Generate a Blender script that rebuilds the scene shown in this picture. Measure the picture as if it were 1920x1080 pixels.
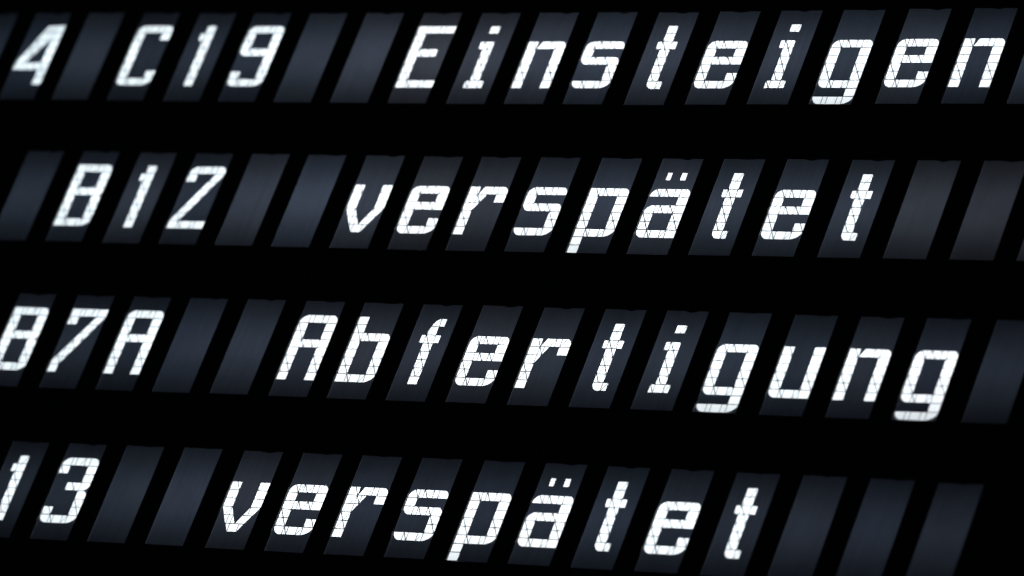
import bpy, math, random
from mathutils import Matrix, Vector
from mathutils.geometry import delaunay_2d_cdt

for o in list(bpy.data.objects):
    bpy.data.objects.remove(o)
sc = bpy.context.scene
col = sc.collection
random.seed(7)

# ------------------------------------------------------------------ camera
P = 0.05                       # column pitch of the character grid in metres
ROWP = 2.455767 * P            # line pitch
W, H = 0.635219 * P, 1.545046 * P
# board frame: x along a line, y up the board, z out of the board; world = (x, -z, y)
RC = [[0.8242453405713505, 0.32760187935245966, -0.461840478077554],
      [0.02050272042340906, -0.8323694856150146, -0.5538417444267048],
      [-0.565861517512374, 0.44703249105530607, -0.6927933998942688]]
CB = (51.159183, -42.382884, 58.552112)


def bw(v):
    return Vector((v[0], -v[2], v[1]))


cam = bpy.data.cameras.new("camera")
cam_ob = bpy.data.objects.new("camera", cam)
col.objects.link(cam_ob)
ax, ay, az = bw(RC[0]), -bw(RC[1]), -bw(RC[2])
loc = bw(CB) * P
cam_ob.matrix_world = Matrix(((ax.x, ay.x, az.x, loc.x), (ax.y, ay.y, az.y, loc.y),
                              (ax.z, ay.z, az.z, loc.z), (0, 0, 0, 1)))
cam.sensor_width = 36.0
cam.lens = 11683.444 / 1920 * 36.0
cam.clip_start, cam.clip_end = 0.1, 100
cam.dof.use_dof = True
cam.dof.focus_distance = 83.75 * P
cam.dof.aperture_fstop = (cam.lens / 1000) / 0.040
sc.camera = cam_ob

# ------------------------------------------------------------------ world, exposure
world = bpy.data.worlds.new("World")
sc.world = world
world.use_nodes = True
bg = world.node_tree.nodes["Background"]
bg.inputs[0].default_value = (0.35, 0.42, 0.55, 1)
bg.inputs[1].default_value = 0.012          # a dim hall
sc.view_settings.view_transform = 'Standard'
sc.view_settings.look = 'None'
sc.view_settings.exposure = 0
sc.view_settings.gamma = 1
sc.view_settings.use_curve_mapping = False
sc.cycles.transparent_max_bounces = 24
sc.cycles.max_bounces = 6
sc.cycles.use_denoising = True
sc.cycles.use_adaptive_sampling = False
sc.cycles.filter_width = 1.35

# ------------------------------------------------------------------ materials


def new_mat(name):
    m = bpy.data.materials.new(name)
    m.use_nodes = True
    nt = m.node_tree
    nt.nodes.clear()
    out = nt.nodes.new('ShaderNodeOutputMaterial')
    return m, nt, out


def plastic(name, base, rough, bump=0.0, scale=400):
    m, nt, out = new_mat(name)
    b = nt.nodes.new('ShaderNodeBsdfPrincipled')
    tc = nt.nodes.new('ShaderNodeTexCoord')
    n = nt.nodes.new('ShaderNodeTexNoise')
    n.inputs['Scale'].default_value = scale
    n.inputs['Detail'].default_value = 3
    nt.links.new(tc.outputs['Object'], n.inputs['Vector'])
    mr = nt.nodes.new('ShaderNodeMapRange')
    mr.inputs['To Min'].default_value = rough * 0.8
    mr.inputs['To Max'].default_value = min(1, rough * 1.25)
    nt.links.new(n.outputs['Fac'], mr.inputs['Value'])
    nt.links.new(mr.outputs['Result'], b.inputs['Roughness'])
    b.inputs['Base Color'].default_value = (*base, 1)
    if bump:
        bp = nt.nodes.new('ShaderNodeBump')
        bp.inputs['Strength'].default_value = bump
        bp.inputs['Distance'].default_value = 0.0002
        nt.links.new(n.outputs['Fac'], bp.inputs['Height'])
        nt.links.new(bp.outputs['Normal'], b.inputs['Normal'])
    nt.links.new(b.outputs[0], out.inputs['Surface'])
    return m


M_FACE = plastic("black_lacquered_metal", (0.006, 0.006, 0.007), 0.42, 0.15)
M_HOUSING = plastic("black_housing", (0.01, 0.01, 0.011), 0.7)
M_CLIP = plastic("black_clip", (0.004, 0.004, 0.005), 0.6)

# clear back and rim of the glass
M_CLEAR, nt, out = new_mat("clear_glass_back")
tr = nt.nodes.new('ShaderNodeBsdfTransparent')
nt.links.new(tr.outputs[0], out.inputs['Surface'])


def make_pane(name):
    """unlit liquid crystal: smoked film that lets a few percent of the backlight through"""
    m, nt, out = new_mat(name)
    oi = nt.nodes.new('ShaderNodeObjectInfo')
    ramp = nt.nodes.new('ShaderNodeValToRGB')
    e = ramp.color_ramp.elements
    e[0].position, e[0].color = 0.0, (0.285, 0.372, 0.545, 1)
    e[1].position, e[1].color = 1.0, (0.345, 0.420, 0.590, 1)
    k = ramp.color_ramp.elements.new(0.5)
    k.color = (0.308, 0.400, 0.605, 1)
    nt.links.new(oi.outputs['Random'], ramp.inputs['Fac'])
    tc = nt.nodes.new('ShaderNodeTexCoord')
    # rubbing streaks along the glass and a fine cloudiness
    mp = nt.nodes.new('ShaderNodeMapping')
    mp.inputs['Scale'].default_value = (420, 1, 14)
    nt.links.new(tc.outputs['Object'], mp.inputs['Vector'])
    n1 = nt.nodes.new('ShaderNodeTexNoise')
    n1.noise_dimensions = '4D'
    n1.inputs['Scale'].default_value = 1.0
    n1.inputs['Detail'].default_value = 3
    nt.links.new(mp.outputs[0], n1.inputs['Vector'])
    mm = nt.nodes.new('ShaderNodeMath')
    mm.operation = 'MULTIPLY'
    mm.inputs[1].default_value = 57.0
    nt.links.new(oi.outputs['Random'], mm.inputs[0])
    nt.links.new(mm.outputs[0], n1.inputs['W'])
    n2 = nt.nodes.new('ShaderNodeTexNoise')
    n2.noise_dimensions = '4D'
    n2.inputs['Scale'].default_value = 55
    n2.inputs['Detail'].default_value = 4
    nt.links.new(tc.outputs['Object'], n2.inputs['Vector'])
    nt.links.new(mm.outputs[0], n2.inputs['W'])
    add = nt.nodes.new('ShaderNodeMath')
    nt.links.new(n1.outputs['Fac'], add.inputs[0])
    nt.links.new(n2.outputs['Fac'], add.inputs[1])
    mr = nt.nodes.new('ShaderNodeMapRange')
    mr.inputs['From Min'].default_value = 0.6
    mr.inputs['From Max'].default_value = 1.4
    mr.inputs['To Min'].default_value = 0.86
    mr.inputs['To Max'].default_value = 1.14
    nt.links.new(add.outputs[0], mr.inputs['Value'])
    vm = nt.nodes.new('ShaderNodeVectorMath')
    vm.operation = 'SCALE'
    nt.links.new(ramp.outputs['Color'], vm.inputs[0])
    nt.links.new(mr.outputs['Result'], vm.inputs['Scale'])
    vb = nt.nodes.new('ShaderNodeVectorMath')            # per-cell gain: random tone plus viewing falloff put into the film colour
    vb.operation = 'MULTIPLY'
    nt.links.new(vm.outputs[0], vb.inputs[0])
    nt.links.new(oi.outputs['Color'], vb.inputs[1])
    t = nt.nodes.new('ShaderNodeBsdfTranslucent')
    nt.links.new(vb.outputs[0], t.inputs['Color'])
    g = nt.nodes.new('ShaderNodeBsdfGlossy')
    g.inputs['Roughness'].default_value = 0.25
    g.inputs['Color'].default_value = (0.03, 0.03, 0.03, 1)
    ad = nt.nodes.new('ShaderNodeAddShader')
    nt.links.new(t.outputs[0], ad.inputs[0])
    nt.links.new(g.outputs[0], ad.inputs[1])
    # the film lies on the front of the glass; back and rim are clear
    at = nt.nodes.new('ShaderNodeAttribute')
    at.attribute_name = "film"
    tr = nt.nodes.new('ShaderNodeBsdfTransparent')
    mx = nt.nodes.new('ShaderNodeMixShader')
    nt.links.new(at.outputs['Fac'], mx.inputs['Fac'])
    nt.links.new(tr.outputs[0], mx.inputs[1])
    nt.links.new(ad.outputs[0], mx.inputs[2])
    nt.links.new(mx.outputs[0], out.inputs['Surface'])
    va = nt.nodes.new('ShaderNodeVolumeAbsorption')      # the smoked glass swallows slanting light most
    va.inputs['Color'].default_value = (0.06, 0.05, 0.04, 1)
    va.inputs['Density'].default_value = 2500
    nt.links.new(va.outputs[0], out.inputs['Volume'])
    return m


def make_segment():
    """switched segment: milky film that passes the backlight"""
    m, nt, out = new_mat("switched_crystal_segment")
    oi = nt.nodes.new('ShaderNodeObjectInfo')
    ramp = nt.nodes.new('ShaderNodeValToRGB')
    e = ramp.color_ramp.elements
    e[0].color = (0.83, 0.88, 0.91, 1)
    e[1].color = (0.86, 0.91, 0.94, 1)
    nt.links.new(oi.outputs['Random'], ramp.inputs['Fac'])
    t = nt.nodes.new('ShaderNodeBsdfTranslucent')
    nt.links.new(ramp.outputs['Color'], t.inputs['Color'])
    nt.links.new(t.outputs[0], out.inputs['Surface'])
    return m


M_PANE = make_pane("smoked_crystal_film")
M_SEG = make_segment()


# ------------------------------------------------------------------ mesh helpers


def mesh(name, verts, faces, mats, fmat=None):
    me = bpy.data.meshes.new(name)
    me.from_pydata(verts, [], faces)
    for m in mats:
        me.materials.append(m)
    if fmat:
        me.polygons.foreach_set('material_index', fmat)
    me.update()
    return me


def link(name, data, parent=None, loc=None):
    o = bpy.data.objects.new(name, data)
    col.objects.link(o)
    if parent:
        o.parent = parent
    if loc:
        o.location = loc
    return o


def box_data(v, f, x0, x1, y0, y1, z0, z1):
    b = len(v)
    v += [(x0, y0, z0), (x1, y0, z0), (x1, y1, z0), (x0, y1, z0), (x0, y0, z1), (x1, y0, z1), (x1, y1, z1), (x0, y1, z1)]
    f += [tuple(b + i for i in q) for q in
          ((3, 2, 1, 0), (4, 5, 6, 7), (0, 1, 5, 4), (1, 2, 6, 5), (2, 3, 7, 6), (3, 0, 4, 7))]


def clip_half(poly, n, d):
    """keep the part of a convex polygon where n.p >= d"""
    res = []
    for i in range(len(poly)):
        a, b = poly[i], poly[(i + 1) % len(poly)]
        da, db = n[0] * a[0] + n[1] * a[1] - d, n[0] * b[0] + n[1] * b[1] - d
        if da >= 0:
            res.append(a)
        if (da >= 0) != (db >= 0):
            t = da / (da - db)
            res.append((a[0] + (b[0] - a[0]) * t, a[1] + (b[1] - a[1]) * t))
    return res


def clean(poly, eps=2e-5):
    res = []
    for p in poly:
        if not res or math.hypot(p[0] - res[-1][0], p[1] - res[-1][1]) > eps:
            res.append(p)
    if len(res) > 1 and math.hypot(res[0][0] - res[-1][0], res[0][1] - res[-1][1]) < eps:
        res.pop()
    return res


def area(poly):
    return 0.5 * sum(poly[i][0] * poly[(i + 1) % len(poly)][1] - poly[(i + 1) % len(poly)][0] * poly[i][1] for i in range(len(poly)))


# ------------------------------------------------------------------ the character set
# u runs 0..1 across the cell, v counts the ten segment rows (0 = ascender top, 8 = baseline)
A_, B_, M0, MM, M1, C_, D_ = 0.0, 0.25, 0.365, 0.49, 0.61, 0.745, 1.0
VERT = [(B_, B_), (M0, M0), (M1, M1), (C_, C_)]
CUTS = {  # (u at the row's top, u at its bottom): the etched joints every cell shares
    0: VERT + [(M1, MM)],
    1: VERT + [(0, .125), (MM, M0)],
    2: VERT + [(.125, B_), (M0, MM), (M0, B_), (M1, MM), (.877, C_)],
    3: VERT + [(B_, .125), (B_, M0), (MM, M1), (MM, M0)],
    4: VERT + [(.125, 0), (M0, B_), (M0, MM), (M1, MM), (M1, C_)],
    5: VERT + [(0, .125), (B_, .125), (MM, M1), (MM, M0), (C_, .875), (1, .875)],
    6: VERT + [(.125, B_), (.125, 0), (M0, MM), (M1, MM), (.875, 1), (.875, C_)],
    7: VERT + [(B_, M0), (C_, M1)],
    8: VERT, 9: VERT,
}
TL, TR, BL, BR, BRs, TLb, TRb = ('tl', .21, .95), ('tr', .16, .70), ('bl', .22, .92), ('br', .34, .98), ('br', .12, .5), ('tl', .27, .97), ('tr', .19, .80)
LEFT, RIGHT, FULL, STEM = (A_, B_), (C_, D_), (A_, D_), (M0, M1)


def diag(t, b):
    return lambda v: t[0] + (b[0] - t[0]) * (v - t[1]) / (b[1] - t[1])


def lin(fl, fr, r):
    return ((fl(r), fl(r + 1)), (fr(r), fr(r + 1)))


GL = {}
GL['E'] = {0: [FULL], 1: [LEFT], 2: [LEFT], 3: [(A_, C_)], 4: [LEFT], 5: [LEFT], 6: [LEFT], 7: [FULL]}
GL['i'] = {0: [STEM], 2: [(B_, M1)], 3: [STEM], 4: [STEM], 5: [STEM], 6: [STEM], 7: [(B_, C_)]}
GL['n'] = {2: [LEFT, ((M0 + .005, B_ + .012), (D_, D_), TR)], **{r: [LEFT, RIGHT] for r in range(3, 8)}}
GL['s'] = {2: [(*FULL, TL, TR)], 3: [LEFT], 4: [(*FULL, BL, ('tr', .15, .7))], 5: [RIGHT], 6: [RIGHT], 7: [(*FULL, BL, BR)]}
GL['t'] = {0: [STEM], 1: [STEM], 2: [(B_, C_)], 3: [STEM], 4: [STEM], 5: [STEM], 6: [STEM], 7: [(M0, C_, ('bl', .19, .85))]}
GL['e'] = {2: [(*FULL, TL, TR)], 3: [LEFT, RIGHT], 4: [FULL], 5: [LEFT], 6: [LEFT, RIGHT], 7: [(*FULL, BL, BR)]}
GL['g'] = {2: [(*FULL, TL, TR)], **{r: [LEFT, RIGHT] for r in range(3, 7)}, 7: [(*FULL, BL)], 8: [RIGHT], 9: [(*FULL, BL, BR)]}
GL['p'] = {2: [(*FULL, TR)], **{r: [LEFT, RIGHT] for r in range(3, 7)}, 7: [(*FULL, BR)], 8: [LEFT], 9: [LEFT]}
GL['b'] = {0: [LEFT], 1: [LEFT], 2: [(*FULL, TR)], **{r: [LEFT, RIGHT] for r in range(3, 7)}, 7: [(*FULL, BR)]}
GL['u'] = {**{r: [LEFT, RIGHT] for r in range(2, 7)}, 7: [(*FULL, BL)]}
GL['ä'] = {0: [(B_, M0), (M1, C_)], 2: [(*FULL, TL, TR)], 3: [RIGHT], 4: [(*FULL, TL)], 5: [LEFT, RIGHT], 6: [LEFT, RIGHT], 7: [(*FULL, BL)]}
GL['r'] = {2: [LEFT, ((M0 + .005, B_ + .012), (D_, D_), TR)], 3: [((0, 0), (MM, M0)), RIGHT], 4: [((0, 0), (M0, B_))],
           5: [LEFT], 6: [LEFT], 7: [LEFT]}
GL['v'] = {**{r: [LEFT, RIGHT] for r in (2, 3, 4)},
           5: [((0, .115), (B_, .365)), ((C_, .615), (1, .865))],
           6: [((.115, .235), (.365, .487)), ((.615, .497), (.865, .73))], 7: [((B_, M0), (.73, M1))]}
GL['f'] = {0: [[(.60, 0), (C_, 0), (C_, 1), (.415, 1), (.43, .75), (.465, .45), (.52, .18)]],
           1: [[(.415, 1), (M1, 1), (M1, 2), (M0, 2), (.378, 1.5)]], 2: [(B_, C_)], **{r: [STEM] for r in range(3, 8)}}
GL['A'] = {0: [(*FULL, TLb, TRb)], 1: [LEFT, RIGHT], 2: [LEFT, RIGHT], 3: [FULL], **{r: [LEFT, RIGHT] for r in range(4, 8)}}
GL['C'] = {0: [(*FULL, TLb, TRb)], 1: [LEFT, RIGHT], 2: [LEFT], 3: [LEFT], 4: [LEFT], 5: [LEFT], 6: [LEFT, RIGHT], 7: [(*FULL, BL, BR)]}
GL['1'] = {0: [STEM], 1: [(B_, M1)], **{r: [STEM] for r in range(2, 8)}}
GL['9'] = {0: [(*FULL, TLb, TRb)], 1: [LEFT, RIGHT], 2: [LEFT, RIGHT], 3: [(*FULL, BL)], 4: [RIGHT], 5: [RIGHT], 6: [LEFT, RIGHT], 7: [(*FULL, BL, BR)]}
GL['B'] = {0: [(*FULL, TRb)], 1: [LEFT, RIGHT], 2: [LEFT, RIGHT], 3: [(*FULL, ('br', .12, .6))], 4: [LEFT, (*RIGHT, ('tr', .10, .5))],
           5: [LEFT, RIGHT], 6: [LEFT, RIGHT], 7: [(*FULL, BR)]}
GL['3'] = {0: [(*FULL, TLb, TRb)], 1: [LEFT, RIGHT], 2: [RIGHT], 3: [(M0, D_, ('br', .2, .8))], 4: [(*RIGHT, ('tr', .14, .65))],
           5: [RIGHT], 6: [LEFT, RIGHT], 7: [(*FULL, BL, BR)]}
_l, _r = diag((.75, 1), (0, 7)), diag((1.0, 1), (.25, 7))
GL['2'] = {0: [(*FULL, TLb, TRb)], 1: [LEFT, ((.75, _l(2) + .02), (1, _r(2) + .02))], **{r: [lin(_l, _r, r)] for r in range(2, 7)}, 7: [FULL]}
_l, _r = diag((.75, 1), (0, 6.6)), diag((1.0, 1), (.235, 7))
GL['7'] = {0: [FULL], 1: [LEFT, lin(_l, _r, 1)], **{r: [lin(_l, _r, r)] for r in range(2, 6)},
           6: [[(_l(6), 6), (_r(6), 6), (.235, 7), (0, 7), (0, 6.6)]], 7: [(0, .235)]}
_l, _r = diag((.52, 0), (0, 5)), diag((.75, 1.7), (.27, 5))
GL['4'] = {0: [((.52, _l(1)), (1, 1))], 1: [((_l(1), _l(2)), (1, 1))], 2: [((_l(2), _l(3)), (_r(2), _r(3))), RIGHT],
           3: [lin(_l, _r, 3), RIGHT], 4: [lin(_l, _r, 4), RIGHT], 5: [FULL], 6: [RIGHT], 7: [RIGHT]}

V0, VS = 0.138, 0.0865          # where row 0 starts and how high a row is, as parts of the cell height
G_H, G_S, G_V, G_T = 0.00030, 0.00030, 0.00024, 0.00017   # half widths of the etched joints: row joints, strong and fine cuts


def to_xy(u, v):
    """cell coordinates to metres; origin at the middle of the cell's lower edge"""
    return ((u - 0.5) * W, (1 - V0 - VS * v) * H)


def band_poly(item, r):
    """one lit run of one row as a convex polygon in (u, v), plus its two flanks"""
    if isinstance(item, list):
        return item, None
    a, b = item[0], item[1]
    if not isinstance(a, tuple):
        a, b = (a, a), (b, b)
    t, bt = r, r + 1
    rounds = {x[0]: x for x in item[2:]}
    poly = []

    def corner(key, u, v, su, sv):
        if key not in rounds:
            poly.append((u, v))
            return
        _, ru, rv = rounds[key]
        n = 7
        cx, cy = u + su * ru, v + sv * rv
        pts = []
        for i in range(n + 1):
            th = i / n * math.pi / 2
            pts.append((cx - su * ru * math.cos(th), cy - sv * rv * math.sin(th)))
        if key in ('tr', 'bl'):
            pts.reverse()
        poly.extend(pts)
    corner('tl', a[0], t, 1, 1)
    corner('tr', b[0], t, -1, 1)
    corner('br', b[1], bt, -1, -1)
    corner('bl', a[1], bt, 1, -1)
    return poly, (a, b)


def glyph_pieces(ch):
    pieces = []
    for r, items in GL[ch].items():
        for it in items:
            poly, flanks = band_poly(it, r)
            P2 = [to_xy(*p) for p in poly]
            if area(P2) < 0:
                P2.reverse()
            # row joints
            yt, yb = to_xy(0, r)[1], to_xy(0, r + 1)[1]
            P2 = clip_half(P2, (0, -1), -(yt - G_H))
            P2 = clip_half(P2, (0, 1), yb + G_H)
            lines = []
            for (ut, ub) in CUTS[r]:
                if flanks:
                    (at, ab), (bt_, bb) = flanks
                    if ut < at - .004 or ut > bt_ + .004 or ub < ab - .004 or ub > bb + .004:
                        continue
                    if abs(ut - at) + abs(ub - ab) < .03 or abs(ut - bt_) + abs(ub - bb) < .03:
                        continue
                lines.append((ut, ub))
            lines.sort(key=lambda q: (q[0] + q[1], q[0]))
            bounds = [None] + lines + [None]
            for i in range(len(bounds) - 1):
                q = P2
                for side, ln in ((1, bounds[i]), (-1, bounds[i + 1])):
                    if ln is None:
                        continue
                    a, b = to_xy(ln[0], r), to_xy(ln[1], r + 1)
                    dx, dy = b[0] - a[0], b[1] - a[1]
                    L = math.hypot(dx, dy)
                    n = (-dy / L * side, dx / L * side)
                    if n[0] * side < 0:
                        n = (-n[0], -n[1])
                    g = G_S if ln[1] > ln[0] + .01 else (G_V if abs(ln[1] - ln[0]) < .01 else G_T)
                    q = clip_half(q, n, n[0] * a[0] + n[1] * a[1] + g)
                    if not q:
                        break
                q = clean(q)
                if len(q) >= 3 and area(q) > 1.2e-6:
                    pieces.append(q)
    return pieces


SEG_F, SEG_B, PANE_B = 0.00012, -0.0006, -0.0011
PX = 0.84                       # the glass reaches under the faceplate on every side
PANE_RECT = (-W / 2 - .0012, W / 2 + .0040, -.0032, H + .0012)


def segment_mesh(poly):
    n = len(poly)
    v = [(x, -SEG_F, z) for x, z in poly] + [(x, -SEG_B, z) for x, z in poly]
    f = [tuple(range(n)), tuple(reversed(range(n, 2 * n)))]
    f += [(i, n + i, n + (i + 1) % n, (i + 1) % n) for i in range(n)]
    return mesh("segment", v, f, [M_SEG, M_CLEAR], [0] + [1] * (n + 1))


def pane_mesh(pieces):
    x0, x1, z0, z1 = PANE_RECT
    verts = [Vector(p) for p in ((x0, z0), (x1, z0), (x1, z1), (x0, z1))]
    faces = [[0, 1, 2, 3]]
    for q in pieces:
        b = len(verts)
        verts += [Vector(p) for p in q]
        faces.append(list(range(b, b + len(q))))
    ov, oe, of, _, _, orig = delaunay_2d_cdt(verts, [], faces, 0, 1e-7)
    keep = [t for t, o in zip(of, orig) if list(o) == [0]]
    v = [(p.x, 0.0, p.y) for p in ov]
    f = []
    for t in keep:
        a, b, c = (ov[i] for i in t)
        s = (b.x - a.x) * (c.y - a.y) - (b.y - a.y) * (c.x - a.x)
        f.append(tuple(t) if s > 0 else tuple(reversed(t)))
    nf = len(f)
    b = len(v)
    v += [(x0, 0, z0), (x1, 0, z0), (x1, 0, z1), (x0, 0, z1), (x0, -PANE_B, z0), (x1, -PANE_B, z0), (x1, -PANE_B, z1), (x0, -PANE_B, z1)]
    f += [tuple(b + i for i in q) for q in ((7, 6, 5, 4), (4, 5, 1, 0), (5, 6, 2, 1), (6, 7, 3, 2), (7, 4, 0, 3))]
    me = mesh("glass_pane", v, f, [M_PANE])
    me.attributes.new("film", 'FLOAT', 'FACE').data.foreach_set('value', [1.0] * nf + [0.0] * 5)
    return me


def clip_mesh(k):
    """spring clip holding the glass at its upper edge, with a bowed lip"""
    rnd = random.Random(100 + k)
    uc, hw, dp = 0.60 + rnd.uniform(-.10, .10), 0.16 + rnd.uniform(-.04, .04), 0.0005 + rnd.uniform(-.0004, .0004)
    n = 12
    top = H + 0.001
    pts = [((uc - hw - .5) * W, top)]
    for i in range(n + 1):
        s = -1 + 2 * i / n
        pts.append(((uc + hw * s - .5) * W, H + .0002 - dp * (0.5 + 0.5 * math.cos(math.pi * s))))
    pts.append(((uc + hw - .5) * W, top))
    n = len(pts)
    v = [(x, -0.0007, z) for x, z in pts] + [(x, -0.0002, z) for x, z in pts]
    f = [tuple(range(n)), tuple(reversed(range(n, 2 * n)))] + [(i, n + i, n + (i + 1) % n, (i + 1) % n) for i in range(n)]
    return mesh("retaining_clip", v, f, [M_CLIP])


# ------------------------------------------------------------------ where the cells sit
LINES = {1: (-8, "  ", " 4 C19  Einsteigen "), 2: (-6, "", " B12  verspätet   "),
         3: (-5, "", "B7A  Abfertigung "), 4: (-4, "", "13  verspätet   ")}
# uneven mounting of each cell plus lens distortion put into the layout (in column pitches, along and up the board)
OFF = {1: [(-.0437, .0282), (-.0437, .0282), (-.0437, .0282), (-.014, .0187), (.0157, .0092), (.0136, .0034), (.0108, -.0026), (.0061, -.0048),
           (.0148, -.0105), (.0242, -.0159), (.0047, -.0142), (-.0126, -.0137), (.0012, -.0214), (-.0029, -.0104), (-.0098, -.0016), (-.0159, .0043),
           (.0118, .0175), (.0281, .0237), (.0299, .0244)],
       2: [(-.0446, .0082), (-.0199, .0101), (.0248, -.0017), (.0361, -.002), (.0324, -.0015), (.0249, -.0084), (.0366, -.0085), (.0268, -.0147),
           (.0044, -.0124), (-.0144, -.0092), (-.003, -.0106), (-.0158, -.0099), (-.0311, -.0034), (-.03, .004), (-.0087, .0029), (-.0034, .0067),
           (.008, .0108), (.0096, .0113)],
       3: [(-.0513, -.0049), (.0041, -.007), (.0129, -.0052), (.011, -.0026), (.0144, .0047), (.0308, .0009), (.0229, -.003), (.0101, -.0032),
           (-.0018, .0063), (.0036, -.0016), (-.0042, .0005), (-.0197, .0025), (-.0327, .0003), (-.0129, -.0091), (-.0047, -.0118), (-.0038, -.0068),
           (.0326, -.0064)],
       4: [(-.0384, -.01), (-.0249, -.0055), (-.0201, .0018), (-.0189, .0098), (.0173, .0018), (.0106, .0047), (.0027, .008), (-.0094, .0128),
           (.0041, .0127), (-.0077, .0144), (-.0171, .0075), (-.0222, .0083), (-.0114, .0003), (-.0036, .0035), (.003, -.0022), (.017, -.0182)]}
CELLS = []                      # (line, column, character, x of cell middle, z of cell bottom)
for ln, (c0, _, text) in LINES.items():
    for i, ch in enumerate(text):
        dx, dy = OFF[ln][i]
        CELLS.append((ln, c0 + i, ch, (c0 + i + dx) * P + W / 2, (-(ln - 1)) * ROWP + dy * P - H))

# ------------------------------------------------------------------ the board: faceplate, housing, tubes
Z0, ZW, ZF, CH = 0.0009, 0.0016, 0.0020, 0.0004   # back of the plate, foot of the chamfer, front, chamfer
board = link("departure_board", None)
board.location = (2 * P, 0.09, -3 * ROWP - H - 0.12)
board["label"] = "black departure board frame with slotted openings around the lit characters"
board["category"] = "departure board"
bl = Vector(board.location)
BX0, BX1, BZ0, BZ1 = -12.5 * P, 15.5 * P, -3 * ROWP - H - 0.12, 0.14

verts = [Vector(p) for p in ((BX0, BZ0), (BX1, BZ0), (BX1, BZ1), (BX0, BZ1))]
faces = [[0, 1, 2, 3]]
holes = []
for (ln, c, ch, x, z) in CELLS:
    a0, a1, b0, b1 = x - W / 2, x + W / 2 + PX * ZW, z - 0.66 * ZW, z + H
    holes.append((a0, a1, b0, b1))
    b = len(verts)
    verts += [Vector(p) for p in ((a0 - CH, b0 - CH), (a1 + CH, b0 - CH), (a1 + CH, b1 + CH), (a0 - CH, b1 + CH))]
    faces.append([b, b + 1, b + 2, b + 3])
ov, oe, of, _, _, orig = delaunay_2d_cdt(verts, [], faces, 0, 1e-7)
v = [(p.x, -ZF, p.y) for p in ov]
f = []
for t, o in zip(of, orig):
    if list(o) != [0]:
        continue
    a, b, c = (ov[i] for i in t)
    s = (b.x - a.x) * (c.y - a.y) - (b.y - a.y) * (c.x - a.x)
    f.append(tuple(t) if s > 0 else tuple(reversed(t)))
for (a0, a1, b0, b1) in holes:
    rings = []
    for (g, y) in ((CH, -ZF), (0, -ZW), (0, -Z0)):
        b = len(v)
        v += [(a0 - g, y, b0 - g), (a1 + g, y, b0 - g), (a1 + g, y, b1 + g), (a0 - g, y, b1 + g)]
        rings.append(b)
    for k in range(2):
        for i in range(4):
            j = (i + 1) % 4
            f.append((rings[k] + j, rings[k] + i, rings[k + 1] + i, rings[k + 1] + j))
v = [(p[0] - bl.x, p[1] - bl.y, p[2] - bl.z) for p in v]
link("faceplate", mesh("faceplate", v, f, [M_FACE]), board)

DEPTH = 0.075
v, f = [], []
box_data(v, f, BX0, BX1, DEPTH, DEPTH + .003, BZ0, BZ1)                       # back
box_data(v, f, BX0 - .003, BX0, -ZF - .0005, DEPTH + .003, BZ0 - .003, BZ1 + .003)   # sides
box_data(v, f, BX1, BX1 + .003, -ZF - .0005, DEPTH + .003, BZ0 - .003, BZ1 + .003)
box_data(v, f, BX0, BX1, -ZF - .0005, DEPTH + .003, BZ1, BZ1 + .003)
box_data(v, f, BX0, BX1, -ZF - .0005, DEPTH + .003, BZ0 - .003, BZ0)
v = [(p[0] - bl.x, p[1] - bl.y, p[2] - bl.z) for p in v]
link("housing", mesh("housing", v, f, [M_HOUSING]), board)
for k in range(5):                                                            # shelves between the lamp channels
    zc = -(k - 0.5) * ROWP - H / 2
    v, f = [], []
    box_data(v, f, BX0, BX1, 0.0016, DEPTH, zc - .001, zc + .001)
    v = [(p[0] - bl.x, p[1] - bl.y, p[2] - bl.z) for p in v]
    link("channel_shelf", mesh("channel_shelf", v, f, [M_HOUSING]), board)

LAMP_D, LAMP_W, LAMP_L = 0.051, 0.016, 3.7 * P       # strip lamps behind the glass: depth, width, length
# radiance of every lamp of a line, first to last, and its tint
LAMPS = {1: (11.0, 11.8, 14.2, 14.6, 14.0, 13.0), 2: (10.8, 12.0, 14.2, 14.2, 13.6, 12.6),
         3: (10.6, 11.8, 13.6, 14.0, 13.8, 12.6), 4: (10.4, 11.6, 13.4, 13.8, 13.4, 11.0)}
TINT = ((.88, .97, 1.0), (.92, .98, 1.0), (.97, .99, 1.0), (.97, .99, 1.0), (.95, .99, 1.0), (.97, .98, 1.0))
for ln, st in LAMPS.items():
    zc = -(ln - 1) * ROWP - H * 0.48
    for k in range(6):
        la = bpy.data.lights.new("strip_lamp", 'AREA')
        la.shape = 'RECTANGLE'
        la.size, la.size_y = LAMP_L, LAMP_W
        la.color = TINT[k]
        la.energy = 0.87 * st[k] * math.pi * LAMP_L * LAMP_W
        lo = link("strip_lamp", la, board)
        lo.location = Vector(((-9.0 + 3.7 * (k + .5)) * P, LAMP_D, zc)) - bl
        lo.rotation_euler = (math.radians(-90), 0, 0)     # shines out of the board, -Y

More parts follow.
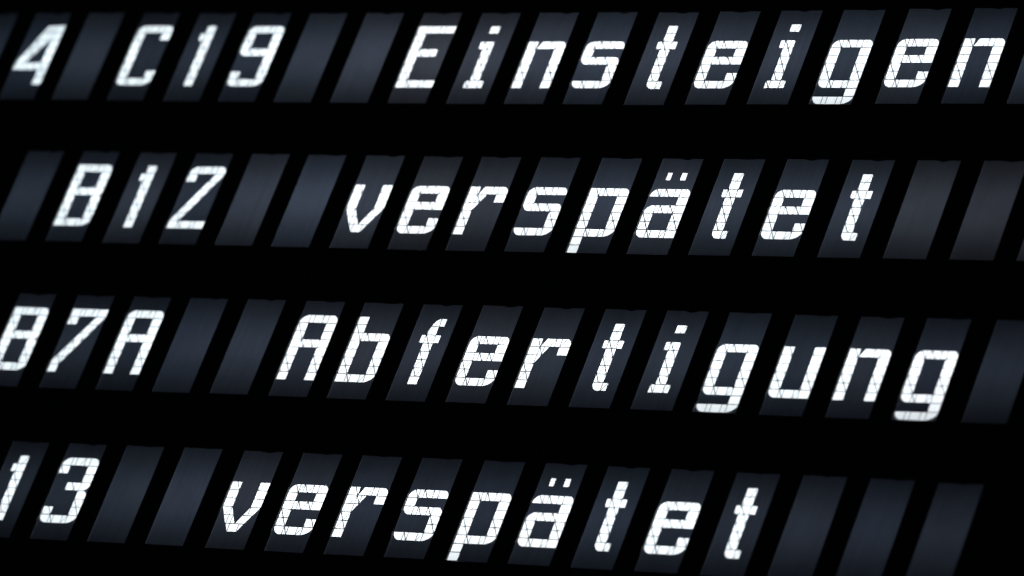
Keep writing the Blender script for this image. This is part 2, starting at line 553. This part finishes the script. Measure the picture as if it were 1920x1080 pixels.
# ------------------------------------------------------------------ the character cells
ORD = {1: "top line", 2: "second line", 3: "third line", 4: "bottom line"}
LABEL = {
    (1, -8): "blank dark cell cut off at the edge just before the 4 in the top line",
    (1, -7): "lit white digit 4 at the start of the top line",
    (1, -6): "blank dark cell between the 4 and the C of C19 in the top line",
    (1, -5): "lit white capital letter C starting the gate number C19",
    (1, -4): "lit white digit 1 in the middle of the gate number C19",
    (1, -3): "lit white digit 9 ending the gate number C19",
    (1, -2): "blank dark cell directly after the 9 of C19 in the top line",
    (1, -1): "blank dark cell directly before the E of Einsteigen in the top line",
    (1, 0): "lit white capital letter E starting the word Einsteigen",
    (1, 1): "lit white letter i directly after the E of Einsteigen",
    (1, 2): "lit white letter n directly before the s of Einsteigen",
    (1, 3): "lit white letter s in the word Einsteigen",
    (1, 4): "lit white letter t in the word Einsteigen",
    (1, 5): "lit white letter e between the t and the i of Einsteigen",
    (1, 6): "lit white letter i directly before the g of Einsteigen",
    (1, 7): "lit white letter g in the word Einsteigen",
    (1, 8): "lit white letter e directly after the g of Einsteigen",
    (1, 9): "lit white letter n ending the word Einsteigen",
    (1, 10): "blank dark cell cut off at the edge after the last n of Einsteigen",
    (2, -6): "blank dark cell directly before the B of B12 in the second line",
    (2, -5): "lit white capital letter B starting the gate number B12",
    (2, -4): "lit white digit 1 in the middle of the gate number B12",
    (2, -3): "lit white digit 2 ending the gate number B12",
    (2, -2): "blank dark cell directly after the 2 of B12",
    (2, -1): "blank dark cell directly before the word verspätet in the second line",
    (3, -5): "lit white capital letter B starting the gate number B7A",
    (3, -4): "lit white digit 7 in the middle of the gate number B7A",
    (3, -3): "lit white capital letter A ending the gate number B7A",
    (3, -2): "blank dark cell directly after the A of B7A",
    (3, -1): "blank dark cell directly before the capital A of Abfertigung",
    (3, 0): "lit white capital letter A starting the word Abfertigung",
    (3, 1): "lit white letter b in the word Abfertigung",
    (3, 2): "lit white letter f in the word Abfertigung",
    (3, 3): "lit white letter e in the word Abfertigung",
    (3, 4): "lit white letter r in the word Abfertigung",
    (3, 5): "lit white letter t in the word Abfertigung",
    (3, 6): "lit white letter i in the word Abfertigung",
    (3, 7): "lit white letter g between the i and the u of Abfertigung",
    (3, 8): "lit white letter u in the word Abfertigung",
    (3, 9): "lit white letter n in the word Abfertigung",
    (3, 10): "lit white letter g ending the word Abfertigung",
    (3, 11): "blank dark cell directly after the last g of Abfertigung",
    (4, -4): "lit white digit 1 cut off at the edge before the 3 in the bottom line",
    (4, -3): "lit white digit 3 at the start of the bottom line",
    (4, -2): "blank dark cell directly after the 3 in the bottom line",
    (4, -1): "blank dark cell directly before the word verspätet in the bottom line",
    (2, 9): "first blank dark cell after the word verspätet in the second line",
    (2, 10): "second blank dark cell after the word verspätet in the second line",
    (2, 11): "dark cell barely showing at the edge, last of the second line",
    (4, 9): "first blank dark cell after the word verspätet in the bottom line",
    (4, 10): "second blank dark cell after the word verspätet in the bottom line",
    (4, 11): "third and last blank dark cell after the word verspätet in the bottom line",
}
for ln in (2, 4):
    for c, d in enumerate(("letter v starting the word", "first letter e in the word", "letter r in the word", "letter s in the word",
                           "letter p in the word", "letter a with two dots in the word", "first letter t in the word",
                           "second letter e in the word", "letter t ending the word")):
        LABEL[(ln, c)] = f"lit white {d} verspätet in the {ORD[ln]}"

CACHE, PANES = {}, {}
for k, (ln, c, ch, x, z) in enumerate(CELLS):
    blank = ch == " "
    t = link("blank_cell" if blank else "character_cell", None, loc=(x, 0, z))
    t["label"] = LABEL[(ln, c)]
    t["category"] = "display cell"
    t["group"] = "character cells of the departure board"
    if ch not in CACHE:
        pcs = [] if blank else glyph_pieces(ch)
        CACHE[ch] = (pcs, [segment_mesh(q) for q in pcs])
    pcs, segs = CACHE[ch]
    if ch not in PANES:
        PANES[ch] = pane_mesh(pcs)
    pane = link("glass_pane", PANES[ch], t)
    g = {1: 1.40, 2: 1.34, 3: 1.06, 4: .95}[ln]  # lower lines dimmer: viewing falloff put into the film colour
    g *= min(1.0, .64 + .052 * max(0, c + 8)) * (1 - .055 * max(0, c - 6)) * random.uniform(.88, 1.10)  # edge falloff toward both line ends painted into the film, plus random tone
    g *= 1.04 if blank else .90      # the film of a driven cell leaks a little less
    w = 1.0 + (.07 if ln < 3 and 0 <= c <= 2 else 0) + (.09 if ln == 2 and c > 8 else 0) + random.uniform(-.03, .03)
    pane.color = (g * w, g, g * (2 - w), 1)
    for s in segs:
        link("segment", s, t)
    link("retaining_clip", clip_mesh(k), t)
print("cells", len(CELLS), "segments", sum(len(CACHE[c[2]][1]) for c in CELLS))
